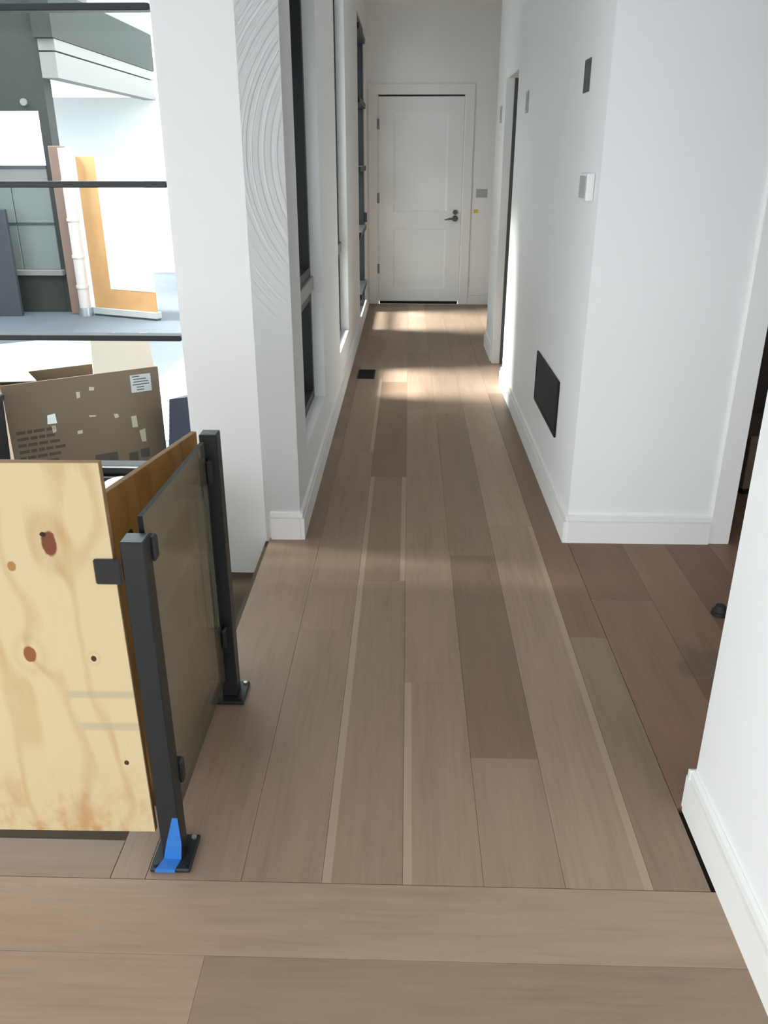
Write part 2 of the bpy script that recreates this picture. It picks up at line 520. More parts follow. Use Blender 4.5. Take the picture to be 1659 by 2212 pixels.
def rt(dark=False):
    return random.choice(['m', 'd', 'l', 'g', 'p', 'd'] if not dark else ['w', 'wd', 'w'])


B = [0.003 + 0.1825 * k for k in range(-3, 11)]   # board edges: -0.545 ... 1.83
cols = {
    -3: [(1.372, 3.2, 'm', ''), (3.2, 4.6, 'd', ''), (4.6, 6.4, 'dd', ''), (6.4, 8.1, 'm', ''), (8.1, 9.42, 'd', '')],
    -2: [(1.372, 2.45, 'g', ''), (2.45, 4.35, 'm', ''), (4.35, 6.0, 'g', 'r'), (6.0, 7.6, 'm', ''), (7.6, 9.42, 'l', '')],
    -1: [(1.372, 2.82, 'g', 'l'), (2.82, 3.95, 'd', 'lr'), (3.95, 5.9, 'dd', ''), (5.9, 7.9, 'm', ''), (7.9, 9.42, 'm', '')],
    0: [(1.372, 2.15, 'p', 'l'), (2.15, 3.4, 'm', ''), (3.4, 5.2, 'm', ''), (5.2, 6.9, 'd', ''), (6.9, 8.6, 'm', ''), (8.6, 9.42, 'l', '')],
    1: [(1.372, 1.804, 'p', ''), (1.804, 3.05, 'dd', ''), (3.05, 5.1, 'd', ''), (5.1, 6.6, 'm', ''), (6.6, 9.42, 'g', '')],
    2: [(1.372, 3.35, 'l', 'r'), (3.35, 5.3, 'l', ''), (5.3, 7.2, 'm', ''), (7.2, 9.42, 'd', '')],
    3: [(1.372, 2.43, 'd', ''), (2.43, 3.3, 'w', ''), (3.3, 5.6, 'dd', ''), (5.6, 7.3, 'm', ''), (7.3, 9.42, 'd', '')],
}
for k, lst in cols.items():
    x0, x1 = B[k + 3], B[k + 4]
    for (y0, y1, tone, sap) in lst:
        a, b = x0, x1
        if k == 3:
            b = 0.690 if y1 <= 3.31 else XR + 0.05
            a = 0.564
        if k == 2: b = 0.564
        if k == -3 and y0 > 3.1: a = XL - 0.012
        if k == -3 and y0 < 3.1: a = -0.58
        plank(a, b, y0, y1, tone, 'y', sap)
# boards right of the hallway, running into the dark room
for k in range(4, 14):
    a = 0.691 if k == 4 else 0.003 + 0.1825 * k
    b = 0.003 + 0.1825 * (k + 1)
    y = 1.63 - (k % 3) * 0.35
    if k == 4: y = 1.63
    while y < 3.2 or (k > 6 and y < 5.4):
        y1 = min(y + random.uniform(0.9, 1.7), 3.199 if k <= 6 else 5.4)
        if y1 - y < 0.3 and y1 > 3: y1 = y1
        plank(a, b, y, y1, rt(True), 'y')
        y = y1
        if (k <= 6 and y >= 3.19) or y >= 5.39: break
# recess at the end of the hallway
for k in range(4, 8):
    a = XR + 0.051 if k == 4 else 0.003 + 0.1825 * k
    plank(a, 0.003 + 0.1825 * (k + 1), 5.56, 7.3, rt(), 'y')
    plank(a, 0.003 + 0.1825 * (k + 1), 7.3, 9.42, rt(), 'y')
# nosing along the stairwell edge and the corner under the near post
plank(-0.66, -0.5805, 1.372, 1.60, 'm', 'y')
# header boards across the foreground
ys = [1.371, 1.182, 0.985, 0.79, 0.60, 0.41, 0.22, 0.03, -0.16]
cuts = [[-3.2, -1.35, 0.716], [-3.2, -0.40, 0.716], [-3.2, -1.6, 0.1, 0.716], [-3.2, -0.9, 0.716], [-3.2, -1.8, -0.2, 0.716],
        [-3.2, -1.1, 0.716], [-3.2, 0.0, 0.716], [-3.2, -1.4, 0.716]]
ftone = ['l', 'g', 'm', 'g', 'd', 'm', 'g', 'l']
for i, cu in enumerate(cuts):
    for j in range(len(cu) - 1):
        tn = ftone[i]
        if i == 1 and j == 0: tn = 'l'
        plank(cu[j], cu[j + 1], ys[i + 1], ys[i], tn, 'x')
plank(-3.2, -0.661, 1.372, 1.485, 'd', 'x')
for i in range(5):       # boards behind the camera, never seen from the hallway
    plank(-4.2, 0.716, -0.16 - 0.42 * (i + 1), -0.16 - 0.42 * i, rt(), 'x')
plank(-4.2, -3.2, -0.16, 1.485, 'm', 'x')

# sunken stair landing beside the hallway
M['landing'] = plain('dark_landing_wood', (0.085, 0.060, 0.036, 1), 0.8, var=0.15)
LD = boxes('floor_landing', [(-4.2, -0.60, 1.5, YF, -0.30, -0.17), (-0.60, -0.582, 1.62, YF, -0.30, -0.017), (-4.2, -0.66, 1.486, 1.5, -0.3, -0.017)], M['landing'])
tag(LD, 'dark sunken stair landing behind the glass railing', 'floor', kind='structure')

# ------------------------------------------------------------------ baseboards and trims
def base_profile(face, out, h=0.124):
    """Stepped profile as (offset, z): thick lower board, thin upper lip."""
    return [(face, 0.0), (face + out * 0.018, 0.0), (face + out * 0.018, h * 0.775), (face + out * 0.005, h * 0.785), (face + out * 0.005, h * 0.81),
            (face + out * 0.012, h * 0.82), (face + out * 0.012, h * 0.97), (face + out * 0.004, h), (face, h)]


def baseboard(name, runs, label):
    bm = bmesh.new()
    for (axis, face, out, a0, a1) in runs:
        prism(bm, base_profile(face, out), 'y' if axis == 'y' else 'x', a0, a1)
    o = obj(name, bm, M['trim'])
    return tag(o, label, 'baseboard', kind='structure')


baseboard('baseboard_left', [('y', XL, 1, YF - 0.016, YE - 0.001), ('x', YF, -1, -0.572, XL)], 'stepped white baseboard along the left hallway wall and pillar')
baseboard('baseboard_right', [('y', XR, -1, YF - 0.016, 5.87), ('y', XR, -1, 6.60, 7.2)], 'stepped white baseboard along the right hallway wall under the grille')
baseboard('baseboard_facing', [('x', YF, -1, XR, 1.28)], 'stepped white baseboard on the wall right of the hallway mouth')
baseboard('baseboard_near_right', [('y', 0.718, -1, -0.6, 1.622), ('x', 1.622, 1, 0.704, 0.84)], 'stepped white baseboard at the near right wall end')
baseboard('baseboard_end', [('x', YE, -1, 0.665, 2.0)], 'white baseboard right of the end door')

# plain casing at the right end of the facing wall, and its doorway
T = thing('trim_1', (1.32, YF, 0), 'flat white door casing at the edge of the dark room', 'trim', kind='structure')
wpart('casing_board', T, [(1.28, 1.367, YF - 0.012, YF + 0.13, 0, 2.25)], M['trim'], 0.002)
wpart('casing_board', T, [(2.10, 2.18, YF - 0.012, YF + 0.13, 0, 2.25)], M['trim'], 0.002)
wpart('casing_head', T, [(1.28, 2.18, YF - 0.012, YF + 0.13, 2.25, 2.33)], M['trim'], 0.002)
# casing round the opening in the right hallway wall
T = thing('trim_2', (XR, 6.19, 0), 'grey-lit white jamb of the side opening in the right hallway wall', 'trim', kind='structure')
wpart('jamb_board', T, [(XR - 0.010, XR + 0.05, 6.505, 6.60, 0, 2.10)], M['trim'], 0.002)
wpart('jamb_head', T, [(XR + 0.001, XR + 0.12, 5.87, 6.505, 2.015, 2.03)], M['trim'])
wpart('door_stop', T, [(XR + 0.05, XR + 0.12, 6.49, 6.51, 0, 2.015)], M['weather'])  # dark strip paints the shaded interior beyond the jamb
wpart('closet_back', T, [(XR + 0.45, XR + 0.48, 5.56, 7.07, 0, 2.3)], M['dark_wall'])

# ------------------------------------------------------------------ end door
D = thing('door_1', (0.12, YE, 0), 'white two-panel door closing the far end of the hallway', 'door', kind='structure')
bm = bmesh.new()
x0, x1, yf, z0, z1 = -0.322, 0.562, YE - 0.002, 0.032, 2.082
st = 0.155
zr = [(z0, 0.165), (0.80, 0.968), (1.93, z1)]
for a, b in zr:
    bx(bm, x0 + st, x1 - st, yf, yf + 0.042, a, b)
for a, b in ((x0, x0 + st), (x1 - st, x1)):
    bx(bm, a, b, yf, yf + 0.042, z0, z1)
for v in bm.verts: v.co -= D.location
leaf = obj('door_leaf', bm, M['door'], D)
for a, b in ((0.165, 0.80), (0.968, 1.93)):
    bm = bmesh.new()
    X0, X1 = x0 + st, x1 - st
    m_ = 0.018
    o_ = [(X0, yf + 0.001, a), (X1, yf + 0.001, a), (X1, yf + 0.001, b), (X0, yf + 0.001, b)]
    i_ = [(X0 + m_, yf + 0.014, a + m_), (X1 - m_, yf + 0.014, a + m_), (X1 - m_, yf + 0.014, b - m_), (X0 + m_, yf + 0.014, b - m_)]
    bk = [(p[0], yf + 0.035, p[2]) for p in o_]
    O = [bm.verts.new(Vector(p) - D.location - leaf.location) for p in o_]
    I = [bm.verts.new(Vector(p) - D.location - leaf.location) for p in i_]
    K = [bm.verts.new(Vector(p) - D.location - leaf.location) for p in bk]
    bm.faces.new(I); bm.faces.new(K)
    for q in range(4):
        bm.faces.new([O[q], O[(q + 1) % 4], I[(q + 1) % 4], I[q]])
        bm.faces.new([O[q], O[(q + 1) % 4], K[(q + 1) % 4], K[q]])
    obj('door_panel', bm, M['door'], leaf)
wpart('door_sweep', D, [(x0 + 0.01, x1 - 0.01, yf + 0.004, yf + 0.038, 0.001, 0.031)], M['black_matte'])
wpart('top_gap', D, [(x0, x1, yf + 0.02, yf + 0.045, z1 + 0.001, z1 + 0.012)], M['black_matte'])
for zc in (1.826, 1.109, 0.382):
    bm = bmesh.new()
    hx = -0.331 - D.location.x
    cyl(bm, (hx, -0.012, zc - 0.05), (hx, -0.012, zc + 0.05), 0.011, 12)
    bx(bm, hx - 0.018, hx + 0.018, -0.008, -0.001, zc - 0.05, zc + 0.05)
    h = obj('hinge', bm, M['hinge'], D)
bm = bmesh.new()
hx = 0.50 - D.location.x
cyl(bm, (hx, -0.012, 0.905), (hx, -0.003, 0.905), 0.031, 24)
cyl(bm, (hx, -0.055, 0.905), (hx, -0.010, 0.905), 0.011, 16)
hd = obj('door_handle', bm, M['steel'], D)
bm = bmesh.new()
prism(bm, [(hx + 0.016, 0.918), (hx + 0.016, 0.893), (hx - 0.06, 0.893), (hx - 0.115, 0.889), (hx - 0.115, 0.897), (hx - 0.06, 0.914)], 'y', -0.062, -0.048)
for v in bm.verts: v.co -= hd.location
obj('lever', bm, M['steel'], hd)
bm = bmesh.new()
cyl(bm, (hx, -0.016, 0.968), (hx, -0.003, 0.968), 0.026, 24)
bx(bm, hx - 0.022, hx + 0.022, -0.03, -0.014, 0.963, 0.973)
obj('deadbolt', bm, M['steel'], D)
T = thing('trim_3', (0.12, YE, 0), 'flat white casing framing the end door', 'trim', kind='structure')
wpart('casing_board', T, [(-0.428, -0.335, YE - 0.018, YE, 0, 2.10)], M['trim'], 0.003)
wpart('casing_board', T, [(0.575, 0.665, YE - 0.018, YE, 0, 2.10)], M['trim'], 0.003)
wpart('casing_head', T, [(-0.428, 0.665, YE - 0.018, YE, 2.10, 2.195)], M['trim'], 0.003)
wpart('jamb', T, [(-0.335, -0.324, YE - 0.004, YE + 0.14, 0, 2.10), (0.564, 0.575, YE - 0.004, YE + 0.14, 0, 2.10)], M['trim'])


# ------------------------------------------------------------------ windows in the left wall
def hall_window(name, w, label, rail):
    yc = (w[0] + w[1]) / 2
    r = thing(name, (XL - 0.1, yc, SILL), label, 'window', kind='structure')
    a, b = w
    f0, f1 = XL - 0.145, XL - 0.060
    s = 0.048
    for (za, zb) in ((SILL, rail - 0.034), (rail + 0.034, HEAD)):
        fr = wpart('window_frame', r, [(f0, f1, a, a + s, za, zb), (f0, f1, b - s, b, za, zb), (f0, f1, a + s, b - s, za, za + s), (f0, f1, a + s, b - s, zb - s, zb)], M['frame'])
        L = r.location
        p = boxes('pane', [(f0 + 0.008 - L.x - fr.location.x, f0 + 0.014 - L.x - fr.location.x, a + s - L.y - fr.location.y, b - s - L.y - fr.location.y,
                            za + s - L.z - fr.location.z, zb - s - L.z - fr.location.z)], M['glass'], fr)
    wpart('window_rail', r, [(XL - 0.147, XL - 0.045, a, b, rail - 0.034, rail + 0.034)], M['hinge'], 0.003)
    if name == 'window_1':
        wpart('cover_film', r, [(XL - 0.1478, XL - 0.1470, a + 0.002, b - 0.002, SILL + 0.001, HEAD - 0.001)], M['film'])  # added diffuser: stops direct sun, passes soft light
    return r


hall_window('window_1', W1, 'tall black-framed window nearest the camera in the left hallway wall', 0.905)
hall_window('window_2', W2, 'tall black-framed window, second along the left hallway wall', 0.905)
a, b = W3
r = thing('window_3', (XL - 0.1, (a + b) / 2, 0.02), 'full-height black steel window beside the end wall, with five crossbars', 'window', kind='structure')
f0, f1, s = XL - 0.12, XL - 0.010, 0.055
fr = wpart('window_frame', r, [(f0, f1, a, a + s, 0.02, HEAD), (f0, f1, b - s, b, 0.02, HEAD), (f0, f1, a + s, b - s, 0.02, 0.06), (f0, f1, a + s, b - s, HEAD - s, HEAD)], M['frame'])
zs = [0.06, 0.30, 0.855, 1.41, 1.965, 2.52, HEAD - s]
for z in zs[1:-1]:
    wpart('muntin', r, [(f0 + 0.02, XL + 0.014, a + s, b - 0.012, z - 0.022, z + 0.022)], M['frame'])
for q in range(len(zs) - 1):
    wpart('pane', r, [(f0 + 0.008, f0 + 0.014, a + s, b - s, zs[q], zs[q + 1])], M['glass'])
wpart('window_latch', r, [(XL - 0.01, XL + 0.02, b - 0.05, b - 0.01, 0.90, 0.99)], M['frame'], 0.003)

# big muntin window behind the plywood
r = thing('window_4', (-2.5, 3.27, 0.235), 'wide window with black horizontal bars in front of the cardboard box', 'window', kind='structure')
yb0, yb1 = 3.205, 3.262
for z in (0.852, 1.412, 1.972, 2.532):
    wpart('muntin', r, [(-4.2, -0.886, yb0, yb1, z - 0.011, z + 0.011)], M['frame'], 0.002)
wpart('stile', r, [(-2.43, -2.40, yb0, yb1, 0.31, 2.6)], M['frame'])
zs = [0.31, 0.852, 1.412, 1.972, 2.532, 2.6]
for q in range(5):
    for (xa, xb) in ((-4.2, -2.43), (-2.40, -0.882)):
        wpart('pane', r, [(xa, xb, 3.232, 3.238, zs[q] + (0.011 if q else 0), zs[q + 1] - (0.011 if q < 4 else 0))], M['glass'])
wpart('bottom_rail', r, [(-4.2, -0.886, yb0 + 0.002, 3.30, 0.288, 0.310), (-4.2, -0.886, yb0 + 0.01, 3.31, 0.236, 0.262)], M['frame'])
wpart('track', r, [(-4.2, -0.886, yb0 + 0.004, yb0 + 0.012, 0.264, 0.270), (-4.2, -0.886, yb0 - 0.003, yb0 + 0.006, 0.311, 0.314)], M['chrome'])
wpart('track_web', r, [(-4.2, -0.886, 3.24, 3.30, 0.27, 0.288)], M['black_matte'])

# ------------------------------------------------------------------ railing
def railing_post(xc, yc, label, h, clips):
    r = thing('railing_post', (xc, yc, 0), label, 'post', 'black steel posts of the glass railing')
    boxes('post_tube', [(-0.0235, 0.0235, -0.0235, 0.0235, 0.012, h)], M['black'], r, 0.0025)
    pl = boxes('base_plate', [(-0.046, 0.046, -0.055, 0.055, 0.0005, 0.012)], M['black'], r, 0.003)
    for sx in (-1, 1):
        for sy in (-1, 1):
            bm = bmesh.new()
            cyl(bm, (sx * 0.034, sy * 0.042, 0.0115), (sx * 0.034, sy * 0.042, 0.017), 0.0065, 6)
            for v in bm.verts: v.co -= pl.location
            obj('bolt', bm, M['chrome'] if sy > 0 else M['black'], pl)
    for c in clips:
        boxes('glass_clamp', [c], M['black'] if c[0] > -0.05 or h < 0.83 else M['clamp'], r, 0.004)
    return r


GA, GB = (-0.528, 1.4435), (-0.521, 2.073)
post_a = railing_post(GA[0], GA[1], 'near black railing post with blue tape at its foot', 0.820,
             [(-0.078, -0.0245, -0.030, -0.0225, 0.730, 0.785), (0.002, 0.030, 0.024, 0.051, 0.755, 0.808), (0.002, 0.030, 0.024, 0.051, 0.19, 0.25),
              (-0.030, -0.008, 0.024, 0.051, 0.755, 0.808), (-0.030, -0.008, 0.024, 0.051, 0.19, 0.25)])
railing_post(GB[0], GB[1], 'far black railing post with the pillar behind it', 0.834,
             [(-0.078, -0.0245, -0.030, 0.004, 0.654, 0.705), (-0.030, -0.0155, -0.062, -0.024, 0.705, 0.772), (-0.002, 0.010, -0.062, -0.024, 0.705, 0.772), (-0.030, -0.0155, -0.062, -0.024, 0.20, 0.26), (-0.002, 0.010, -0.062, -0.024, 0.20, 0.26)])
# glass panel between the posts
r = thing('glass_panel', (-0.530, 1.755, 0.085), 'tinted glass railing panel clamped between the two black posts', 'glass panel')
bm = bmesh.new()
ya, yb_ = 1.495, 2.022
prism(bm, [(ya - 1.755, 0.0), (yb_ - 1.755, 0.0), (yb_ - 1.755, 0.738), (ya - 1.755, 0.758)], 'x', -0.0055, 0.0055)
bm.faces.ensure_lookup_table()
bm.normal_update()
for f in bm.faces:
    f.material_index = 0 if abs(f.normal.x) > 0.9 else 1
g = obj('pane', bm, [M['rail_glass'], M['glass_edge']], r)
M['edge_pale'] = plain('pale_glass_edge', (0.30, 0.33, 0.29, 1), 0.4)
boxes('edge_strip', [(-0.0035, 0.0035, 0.252, 0.2655, 0.19, 0.62)], M['edge_pale'], r)
# ------------------------------------------------------------------ plywood sheets
bm = bmesh.new()
bx(bm, -0.98, 0.0, 0.0, 0.016, 0.0, 0.893, 0.0012)
for f in bm.faces:
    c = f.calc_center_median()
    n = f.normal
    f.material_index = 1 if (abs(n.y) < 0.8) else 0
o = obj('plywood_sheet', bm, [M['ply_a'], M['ply_edge']], origin=(0, 0, 0))
o.location = (-0.5605, 1.4225, 0.0895); o.rotation_euler = (0, math.radians(-0.55), 0)
tag(o, 'pale knotty plywood sheet in front, facing the camera beside the near post', 'plywood')
ang = math.atan2(2.163 - 1.736, -0.598 + 0.687)
bm = bmesh.new()
bx(bm, -0.02, 0.455, 0.0, 0.016, 0.0, 0.968, 0.0012)
for f in bm.faces:
    f.material_index = 1 if (abs(f.normal.y) < 0.8) else 0
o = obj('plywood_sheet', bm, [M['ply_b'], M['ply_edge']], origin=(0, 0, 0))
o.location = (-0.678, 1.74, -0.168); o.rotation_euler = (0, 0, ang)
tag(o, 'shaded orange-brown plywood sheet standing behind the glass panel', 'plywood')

# blue tape at the foot of the near post
bm = bmesh.new()
px, py = GA
f_ = py - 0.0235
prism(bm, [(-0.5175, 0.135), (-0.5055, 0.135), (-0.5035, 0.06), (-0.508, 0.0128), (-0.549, 0.0128), (-0.538, 0.06)], 'y', f_ - 0.0012, f_ - 0.0004)
prism(bm, [(-0.508, f_ - 0.0004), (-0.549, f_ - 0.0004), (-0.560, py - 0.0556), (-0.515, py - 0.0556)], 'z', 0.0123, 0.0130)
prism(bm, [(-0.560, 0.0130), (-0.515, 0.0130), (-0.516, 0.0035), (-0.563, 0.0035)], 'y', py - 0.0563, py - 0.0556)
for v in bm.verts: v.co -= post_a.location
o = obj('painters_tape', bm, M['tape'], post_a)
o['label'] = 'strip of blue painter tape stuck over the post foot'

# ------------------------------------------------------------------ wall and floor fittings
# return air grille
r = thing('air_return_grille', (XR, 3.95, 0.325), 'black return air grille low on the right hallway wall', 'vent')
L = r.location
fr = wpart('grille_frame', r, [(XR - 0.010, XR - 0.001, 3.62, 4.28, 0.325, 0.343), (XR - 0.010, XR - 0.001, 3.62, 4.28, 0.566, 0.584),
                               (XR - 0.010, XR - 0.001, 3.62, 3.638, 0.343, 0.566), (XR - 0.010, XR - 0.001, 4.262, 4.28, 0.343, 0.566)], M['black_matte'], 0.002)
wpart('backing', r, [(XR - 0.003, XR - 0.001, 3.638, 4.262, 0.343, 0.566)], M['black_matte'])
for i in range(14):
    z = 0.350 + i * 0.0155
    bm = bmesh.new()
    prism(bm, [(XR - 0.010 - L.x, z - L.z), (XR - 0.0088 - L.x, z - L.z), (XR - 0.0032 - L.x, z + 0.011 - L.z), (XR - 0.0044 - L.x, z + 0.011 - L.z)], 'y', 3.638 - L.y, 4.262 - L.y)
    obj('louver', bm, M['black_matte'], r)
# thermostat-like white box and grey wall box above it
r = thing('thermostat', (XR, 3.36, 1.35), 'white thermostat box on the right hallway wall near the corner', 'thermostat')
wpart('housing', r, [(XR - 0.030, XR - 0.001, 3.28, 3.42, 1.352, 1.450)], M['plate'], 0.004)
wpart('face_panel', r, [(XR - 0.0335, XR - 0.030, 3.295, 3.405, 1.362, 1.440)], M['grey_plate'], 0.001)  # grey puts the shade of the front side into the colour
r = thing('wall_box', (XR, 3.60, 1.73), 'narrow dark grey wall box above the thermostat', 'wall box')
wpart('box_rim', r, [(XR - 0.004, XR - 0.0005, 3.545, 3.555, 1.735, 1.850), (XR - 0.004, XR - 0.0005, 3.645, 3.655, 1.735, 1.850),
                     (XR - 0.004, XR - 0.0005, 3.555, 3.645, 1.735, 1.745), (XR - 0.004, XR - 0.0005, 3.555, 3.645, 1.840, 1.850)], M['slot'])
wpart('box_cavity', r, [(XR - 0.0025, XR - 0.0005, 3.555, 3.645, 1.745, 1.840)], M['slot'])


def wall_plate(label, y, z, h=0.115, w=0.10):
    r = thing('wall_plate', (XR, y, z - h / 2), label, 'wall plate', None)
    wpart('plate', r, [(XR - 0.006, XR - 0.0005, y - w / 2, y + w / 2, z - h / 2, z + h / 2)], M['grey_plate'], 0.002)
    wpart('rocker', r, [(XR - 0.009, XR - 0.006, y - w / 6, y + w / 6, z - h / 3.2, z + h / 3.2)], M['grey_plate'], 0.001)


wall_plate('pale grey wall plate high on the wall just before the side opening', 5.36, 1.80)
wall_plate('pale grey wall plate on the wall just past the side opening', 6.85, 1.80)
r = thing('light_switch', (0.80, YE, 1.115), 'faint grey switch plate on the end wall right of the door', 'switch')
wpart('plate', r, [(0.715, 0.835, YE - 0.006, YE - 0.0005, 1.115, 1.200)], M['grey_plate'], 0.002)
wpart('rocker', r, [(0.745, 0.768, YE - 0.009, YE - 0.006, 1.13, 1.185)], M['grey_plate'], 0.001)
wpart('rocker', r, [(0.785, 0.808, YE - 0.009, YE - 0.006, 1.13, 1.185)], M['grey_plate'], 0.001)
o = boxes('yellow_tag', [(0.695, 0.745, YE - 0.003, YE - 0.0005, 0.962, 0.995)], M['yellow'])
tag(o, 'small yellow tag stuck on the end wall beside the door casing', 'tag')
# floor register
r = thing('floor_register', (-0.306, 6.12, 0.0), 'small black floor register by the left hallway wall', 'vent')
wpart('register_frame', r, [(-0.371, -0.360, 5.99, 6.26, 0.0003, 0.005), (-0.252, -0.241, 5.99, 6.26, 0.0003, 0.005), (-0.360, -0.252, 5.99, 6.00, 0.0003, 0.005),
                            (-0.360, -0.252, 6.25, 6.26, 0.0003, 0.005), (-0.360, -0.252, 6.00, 6.25, 0.0003, 0.0012)], M['black_matte'])
for i in range(9):
    y = 6.014 + i * 0.0265
    wpart('slat', r, [(-0.360, -0.252, y, y + 0.008, 0.0012, 0.0045)], M['black_matte'])
# small dark stop on the floor
bm = bmesh.new()
cyl(bm, (0, 0, 0), (0, 0, 0.014), 0.030, 20, 0.028)
cyl(bm, (0, 0, 0.014), (0, 0, 0.036), 0.024, 20, 0.016)
r = thing('door_bumper', (1.128, 2.60, 0.0006), 'small dark domed door stop on the floor by the near right wall', 'door stop')
obj('bumper', bm, M['rubber'], r)
# cardboard box in the dark room
r = thing('dark_box', (1.78, 3.95, 0.0006), 'brown box in the dark room beyond the door casing', 'box', rz=0.25)
boxes('box_body', [(-0.2, 0.2, -0.16, 0.16, 0.03, 0.26)], M['card'], r, 0.003)
boxes('box_lid', [(-0.205, 0.205, -0.165, 0.165, 0.26, 0.30)], M['card'], r, 0.003)
boxes('box_foot', [(-0.19, 0.19, -0.15, 0.15, 0.0, 0.03)], M['black_matte'], r)

# white bag on the landing
bm = bmesh.new()
bmesh.ops.create_icosphere(bm, subdivisions=4, radius=1.0)
for v in bm.verts:
    n = v.co.normalized()
    d = 1 + 0.10 * noise.noise(n * 2.3) + 0.05 * noise.noise(n * 6.0)
    z = max(n.z, -0.86)
    v.co = Vector((n.x * 0.18 * d, n.y * 0.14 * d, (z + 0.86) / 1.86 * 0.545 * (0.96 + 0.04 * d)))
r = thing('plastic_bag', (-1.09, 2.93, -0.1695), 'white plastic bag on the landing behind the plywood sheets', 'bag')
obj('bag_body', bm, M['bag'], r, origin=(0, 0, 0), smooth=True)
bm = bmesh.new()
cyl(bm, (0.08, 0, 0.50), (0.10, 0.01, 0.53), 0.012, 10, 0.03)
obj('bag_knot', bm, M['bag'], r, smooth=True)

# ------------------------------------------------------------------ courtyard
o = boxes('ground', [(-25, XO, 3.37, 30, GZ - 0.1, GZ), (-25, -4.36, -20, 3.37, GZ - 0.1, GZ), (-4.36, 6, -20, -2.41, GZ - 0.1, GZ), (0.86, 6, -2.41, -0.71, GZ - 0.1, GZ)], M['concrete'])
tag(o, 'blue-grey courtyard paving outside the windows', 'paving', kind='structure')

# big cardboard box
w_, d_, h_ = 0.79, 0.24, 0.585
ca = math.atan2(0.44, 0.658)
r = thing('cardboard_box', (-2.005, 3.93, GZ + 0.001), 'large open brown cardboard box outside the muntin window', 'box', rz=ca)
bm = bmesh.new()
t_ = 0.006
bx(bm, 0, w_, 0, t_, 0, h_); bx(bm, 0, w_, d_ - t_, d_, 0, h_); bx(bm, 0, t_, t_, d_ - t_, 0, h_); bx(bm, w_ - t_, w_, t_, d_ - t_, 0, h_)
bx(bm, t_, w_ - t_, t_, d_ - t_, 0, t_)
obj('box_body', bm, M['card'], r)


def flap(p0, p1, up, ln, mat=None):
    """Flap hinged on p0-p1 (local), rising along 'up' by ln."""
    bm = bmesh.new()
    p0, p1, up = Vector(p0), Vector(p1), Vector(up).normalized()
    n = (p1 - p0).normalized().cross(up).normalized() * 0.005
    ins = (p1 - p0) * 0.03
    A = [p0, p1, p1 - ins + up * ln, p0 + ins + up * ln]
    va = [bm.verts.new(p) for p in A]; vb = [bm.verts.new(p + n) for p in A]
    bm.faces.new(va); bm.faces.new(list(reversed(vb)))
    for i in range(4):
        bm.faces.new([va[i], vb[i], vb[(i + 1) % 4], va[(i + 1) % 4]])
    obj('flap', bm, mat or M['card_in'], r)


flap((0, d_, h_), (w_ - 0.1, d_, h_), (0, 0.55, 0.75), 0.17)
flap((0.45, 0.006, h_), (w_ - 0.02, 0.006, h_), (0.02, 0.12, 1), 0.185)
flap((0.17, d_ - 0.02, h_ + 0.004), (0.17, 0.012, h_ + 0.004), (-1, 0, 0.10), 0.22, M['white_sheet'])  # white material paints this flap as brightly lit
# shipping label and printing on the front
lb = boxes('shipping_label', [(w_ - 0.155, w_ - 0.045, -0.0012, -0.0002, h_ - 0.125, h_ - 0.03)], M['paper'], r)
bm = bmesh.new()
for i, (a, b) in enumerate([(0.01, 0.05), (0.015, 0.085), (0.015, 0.095), (0.01, 0.1), (0.03, 0.07), (0.03, 0.07)]):
    z = 0.083 - i * 0.0145
    bx(bm, a - 0.055, b - 0.055, -0.0008, -0.0006, z, z + 0.005)
obj('label_print', bm, M['charcoal'], lb)
bm = bmesh.new()
for i in range(7):
    z = h_ - 0.26 - i * 0.034
    x = 0.03
    while x < 0.22 - 0.01 * (i % 3):
        l = random.uniform(0.02, 0.06)
        bx(bm, x, x + l, -0.0008, -0.0001, z, z + 0.016)
        x += l + 0.008
pr = obj('printed_text', bm, M['card_ink'], r)
pr['kind'] = 'stuff'
for (x, z, a, b) in [(0.27, 0.03, 0.10, 0.09), (0.40, 0.04, 0.12, 0.11), (0.58, 0.07, 0.05, 0.06), (0.645, 0.09, 0.05, 0.05), (0.10, 0.01, 0.12, 0.05)]:
    boxes('handling_mark', [(x, x + a, -0.0009, -0.0001, z, z + b)], M['card_ink'], r)
for (x, z, a, b) in [(0.345, 0.475, 0.026, 0.030), (0.42, 0.50, 0.022, 0.022), (0.19, 0.355, 0.045, 0.05), (0.205, 0.31, 0.024, 0.035), (0.53, 0.335, 0.022, 0.022),
                     (0.325, 0.285, 0.025, 0.018), (0.62, 0.27, 0.024, 0.06), (0.655, 0.18, 0.026, 0.07), (0.40, 0.36, 0.03, 0.012)]:
    bm = bmesh.new()
    j = lambda: random.uniform(-0.005, 0.005)
    prism(bm, [(x + j(), z + j()), (x + a + j(), z + j()), (x + a + j(), z + b + j()), (x + j(), z + b + j())], 'y', -0.0008, -0.0001)
    obj('torn_patch', bm, M['white_sheet'] if (a == 0.045) else M['card_tear'], r)

# black tub left of the box
r = thing('storage_tub', (-2.125, 3.66, GZ + 0.0008), 'black tub at the left of the large cardboard box', 'tub')
bm = bmesh.new()
vb = [bm.verts.new((sx * 0.145, sy * 0.16, 0.0)) for sx, sy in ((-1, -1), (1, -1), (1, 1), (-1, 1))]
vt = [bm.verts.new((sx * 0.165, sy * 0.18, 0.54)) for sx, sy in ((-1, -1), (1, -1), (1, 1), (-1, 1))]
bm.faces.new(vb); bm.faces.new(vt)
for i in range(4): bm.faces.new([vb[i], vb[(i + 1) % 4], vt[(i + 1) % 4], vt[i]])
obj('tub_body', bm, M['black_matte'], r)
boxes('tub_lid', [(-0.172, 0.172, -0.187, 0.187, 0.54, 0.57)], M['black_matte'], r, 0.004)
